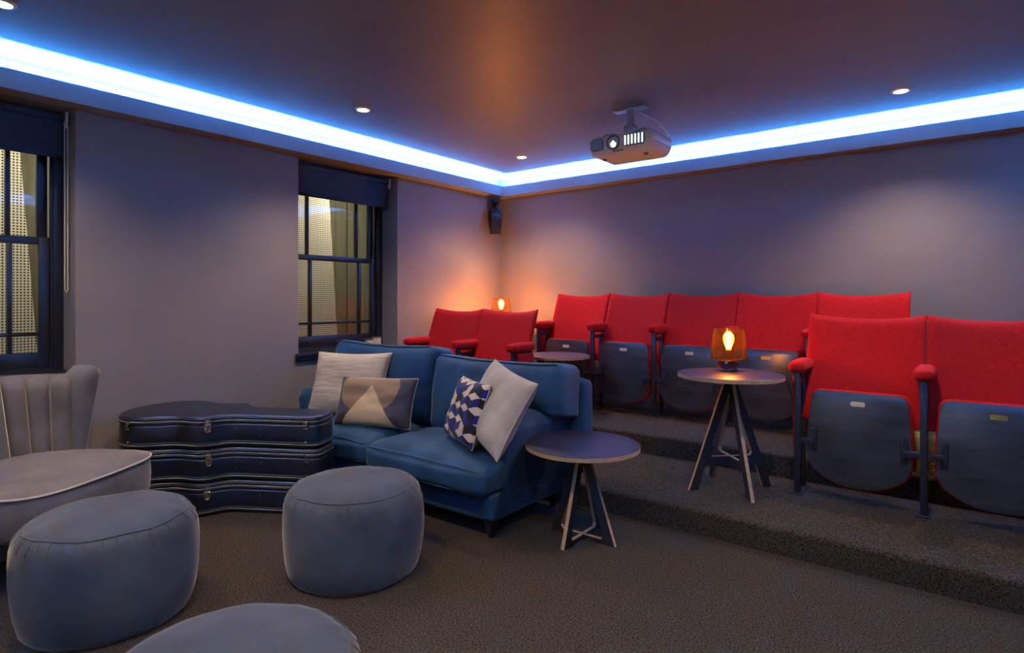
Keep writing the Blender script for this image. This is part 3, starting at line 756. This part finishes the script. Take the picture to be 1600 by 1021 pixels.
# ------------------------------------------------------------------ armchair
ch = thing('armchair', 'taupe velvet wing armchair with channelled back at the left edge', 'armchair', (.655, -4.156, 0), R(-58.5))
def seat_plan(g=0):
    pts = []
    for k in range(48):
        a = 2*PI*k/48; c, s = math.cos(a), math.sin(a)
        ex = .42 if s > 0 else .62; x = (.375+g)*math.copysign(abs(c)**ex, c); y = (.345+g)*math.copysign(abs(s)**ex, s)
        if y > 0: y = y*(1 + .06*(1-(x/.36)**2)); x *= 1+.03*y/.33
        else: x *= 1-.14*(-y/.33)**1.5
        pts.append((x, y-.02))
    return pts
def soft_slab(plan_fn, z0, z1, crown):
    t = bmesh.new(); P0 = plan_fn(0); n = len(P0); rings = []
    for g, z in ((-.03, z0), (-.006, z0+.008), (0, z0+.03), (.004, (z0+z1)/2), (0, z1-.012)):
        rings.append([t.verts.new((x, y, z)) for x, y in plan_fn(g)])
    for f in (.97, .9, .75, .5, .25):
        rings.append([t.verts.new((x*f, y*f, z1-.004+crown*(1-f**3))) for x, y in P0])
    for A, Bq in zip(rings, rings[1:]):
        for i in range(n): t.faces.new((A[i], A[(i+1) % n], Bq[(i+1) % n], Bq[i]))
    t.faces.new(rings[0][::-1]); c = t.verts.new((0, 0, z1+crown*.98))
    for i in range(n): t.faces.new((rings[-1][i], rings[-1][(i+1) % n], c))
    bmesh.ops.recalc_face_normals(t, faces=t.faces[:]); return t
so = obj('seat_cushion', soft_slab(seat_plan, .235, .425, .035), M['taupe'], ch, True, 60)
b_ = B(); tube(b_, [(x, y, .416) for x, y in seat_plan(.003)], .0055, 6, True); obj('piping', b_, M['taupe_pipe'], so)
obj('seat_rail', prism(B(), [(x*.9, y*.9) for x, y in seat_plan(0)], .165, .234, 'z', .006, 2), M['darkwood'], ch)
for (x, y) in ((-.26, .22), (.26, .22), (-.22, -.25), (.22, -.25)):
    b2 = B(); tube(b2, [(x*1.12, y*1.12, .0), (x, y, .17)], .016, 12); obj('leg', b2, M['darkwood'], ch)
def shell(a, z):                       # inner face of the back: arc in plan, fanning out with height
    f = (z-.40)/.45; rx = .335+.055*f; ry = .27+.10*f
    return Vector((rx*math.sin(a), -.02-ry*math.cos(a), z))
NCH = 9; A0 = R(66)
def channel(k):
    a0 = -A0+2*A0*k/NCH; a1 = -A0+2*A0*(k+1)/NCH; t = bmesh.new(); nu, nv = 8, 12; rings = []
    for j in range(nv+1):
        v = j/nv; row = []
        for i in range(nu+1):
            u = i/nu; a = a0+(a1-a0)*u; am = abs(a)/A0
            zt = .80 + .02*math.cos(a*1.1); z = .36+v*(zt-.36)
            p = shell(a, z); n = Vector((-math.sin(a), math.cos(a), 0))
            bul = .030*(1-(2*u-1)**2)**.5 if 0 < u < 1 else 0
            cap = math.sqrt(max(0, 1-max(0, (v-.9)/.1)**2))
            row.append(t.verts.new(p+n*(bul*cap + .002)-n*.05*(1-cap)))
        rings.append(row)
    outer = []
    for j in range(nv+1):
        v = j/nv; row = []
        for i in (nu, 0):
            a = a0+(a1-a0)*i/nu; z = .36+v*(.795-.36); row.append(t.verts.new(shell(a, z)-Vector((-math.sin(a), math.cos(a), 0))*.07))
        outer.append(row)
    for j in range(nv):
        A, Bq = rings[j]+outer[j], rings[j+1]+outer[j+1]; n_ = len(A)
        for i in range(n_): t.faces.new((A[i], A[(i+1) % n_], Bq[(i+1) % n_], Bq[i]))
    t.faces.new((rings[0]+outer[0])[::-1]); t.faces.new(rings[-1]+outer[-1])
    bmesh.ops.recalc_face_normals(t, faces=t.faces[:]); return t
for k in range(NCH): obj('back_channel', channel(k), M['taupe'], ch, True, 60)
def wing(s):
    t = bmesh.new(); n, nz = 20, 18; rings = []
    for j in range(nz+1):
        v = j/nz; z = .30+v*.545; ring = []
        e = math.sqrt(max(0.02, 1-max(0, (v-.86)/.14)**2)); wd = (.050+.030*v)*e; ln = (.070+.020*v)*(.55+.45*e)
        c = shell(s*(A0+R(16)), z); c.x += s*.03; c.y += -.125+.02*v
        for i in range(n):
            a = 2*PI*i/n; ring.append(t.verts.new((c.x+wd*math.cos(a)+s*.02*v*v, c.y+ln*math.sin(a), z+.012*math.sin(a)*e)))
        rings.append(ring)
    for A, Bq in zip(rings, rings[1:]):
        for i in range(n): t.faces.new((A[i], A[(i+1) % n], Bq[(i+1) % n], Bq[i]))
    t.faces.new(rings[0][::-1]); t.faces.new(rings[-1]); bmesh.ops.recalc_face_normals(t, faces=t.faces[:])
    obj('wing', t, M['taupe'], ch, True, 70)
wing(-1); wing(1)

# ------------------------------------------------------------------ projector
PZ = 2.20
pr = thing('projector', 'white ceiling mounted projector with glowing lens', 'projector', (2.19, -1.36, PZ))
BW, BD, BH = .46, .33, .135
def body_shape(p):
    q = p.copy(); f = (p.z/BH+.5)
    if p.z < 0: q.x *= 1-.10*(1-2*f) if f < .5 else 1; q.y *= 1-.10*(1-2*f)
    return q
obj('body', softbox(B(), BW, BD, BH, .032, 12, (.004, .012, .004), body_shape), M['white'], pr, True, 70)
obj('cover_line', box(B(), -BW/2-.0012, BW/2+.0012, -.12, .12, -.012, -.009), M['vent'], pr, False)
FY = -BD/2-.004
def vent(x0, x1, m, slats, nm, y=FY):
    o = obj(nm, prism(B(), rrect(x0, x1, -.030, .046, .022), y-.008, y+.012, 'y', .003, 2), M['vent'], pr)
    for k in range(slats):
        x = x0+.016+(x1-x0-.032)*k/(slats-1); obj('slat', box(B(), x-.0036, x+.0036, y-.013, y-.006, -.022, .038, .001), M[m], o, False)
vent(-.205, -.105, 'metalgrey', 8, 'vent_grille'); vent(.035, .185, 'ventglow', 6, 'lamp_vent')
ln = obj('lens_barrel', lathe(B(), [(0, .0), (.046, .0), (.048, .006), (.048, .022), (.040, .024), (.036, .012), (0, .012)], 32, T(-.035, FY+.01, .008) @ Matrix.Rotation(R(90), 4, 'X')), M['vent'], pr)
obj('lens', lathe(B(), [(.030, .0125), (.022, .0165), (0, .0185)], 28, T(-.035, FY+.01, .008) @ Matrix.Rotation(R(90), 4, 'X')), M['lensglow'], ln)
obj('badge', box(B(), -.04, .035, FY-.004, FY+.004, -.052, -.046), M['vent'], pr, False)
mo = box(B(), -.115, .115, -.035, .035, CEIL-PZ-.008, CEIL-PZ-.001, .002); cyl(mo, (0, 0, .09), (0, 0, CEIL-PZ-.006), .024, 20)
box(mo, -.034, .034, -.03, .03, .09, .15, .004); obj('ceiling_mount', mo, M['metalgrey'], pr)
sp = B()
for ax, ay in ((-.16, -.10), (.16, -.10), (-.15, .11), (.15, .11)): tube(sp, [(0, 0, .095), (ax*.9, ay*.9, .088), (ax, ay, .066)], .008, 8)
obj('spider_arm', sp, M['metalgrey'], pr)
cb = B(); tube(cb, [(.10, .17, .02), (.12, .24, .05), (.16, .26, .12), (.10, .20, .21), (.03, .06, CEIL-PZ-.01)], .006, 8); obj('cable', cb, M['white'], pr)
for x in (-.15, .15): obj('foot', lathe(B(), [(0, -.012), (.014, -.012), (.016, 0), (0, .0)], 16, T(x, -.08, -BH/2)), M['vent'], pr)
pl = bpy.data.lights.new('projector_beam', 'SPOT'); pl.energy = PROJ_W; pl.color = (.86, .95, 1); pl.spot_size = R(27); pl.spot_blend = .15; pl.shadow_soft_size = .02
po = bpy.data.objects.new('projector_beam', pl); link(po, pr); po.location = (-.035, FY-.03, .008); po.rotation_euler = (R(90-8), 0, R(180))

# ------------------------------------------------------------------ wall speaker
spk = thing('wall_speaker', 'small black speaker mounted high in the far corner', 'speaker', (.10, -.225, 2.0), R(45))
obj('cabinet', prism(B(), [(-.085, .11), (.055, .11), (.085, .05), (.085, -.05), (.035, -.125), (.0, -.14), (-.085, -.05)], -.055, .055, 'x', .006, 2, M=Matrix.Rotation(R(0), 4, 'Z')), M['plastic'], spk)
dr = obj('driver', lathe(B(), [(0, .0), (.018, .003), (.02, .012), (.042, .004), (.046, .010), (.05, .0)], 28, T(0, -.085, .03) @ Matrix.Rotation(R(90), 4, 'X')), M['cone'], spk)
obj('bracket', box(box(B(), -.02, .02, .055, .075, -.04, .20, .003), -.03, .03, -.03, .075, .19, .215, .003), M['plastic'], spk)

# ------------------------------------------------------------------ jars on the sill
for (y, hgt, lb) in ((-1.735, .062, 'shorter cream candle jar on the window sill behind the sofa'), (-1.655, .078, 'taller dark rimmed candle jar on the window sill behind the sofa')):
    t = thing('candle_jar', lb, 'candle jar', (-.045, y, SILL+.0005), 0, 'candle jars on the window sill')
    obj('jar', lathe(B(), [(0, 0), (.034, 0), (.036, .004), (.036, hgt), (.033, hgt), (.033, .006), (0, .006)], 28), M['cream'], t)
    obj('rim', lathe(B(), [(.0362, hgt-.004), (.0385, hgt), (.0365, hgt+.008), (.032, hgt+.006), (.032, hgt-.003)], 28), M['brownlid'], t)
    obj('wax', lathe(B(), [(0, hgt*.8), (.0325, hgt*.8), (.0325, .007), (0, .007)], 20), M['plate_pale'], t)
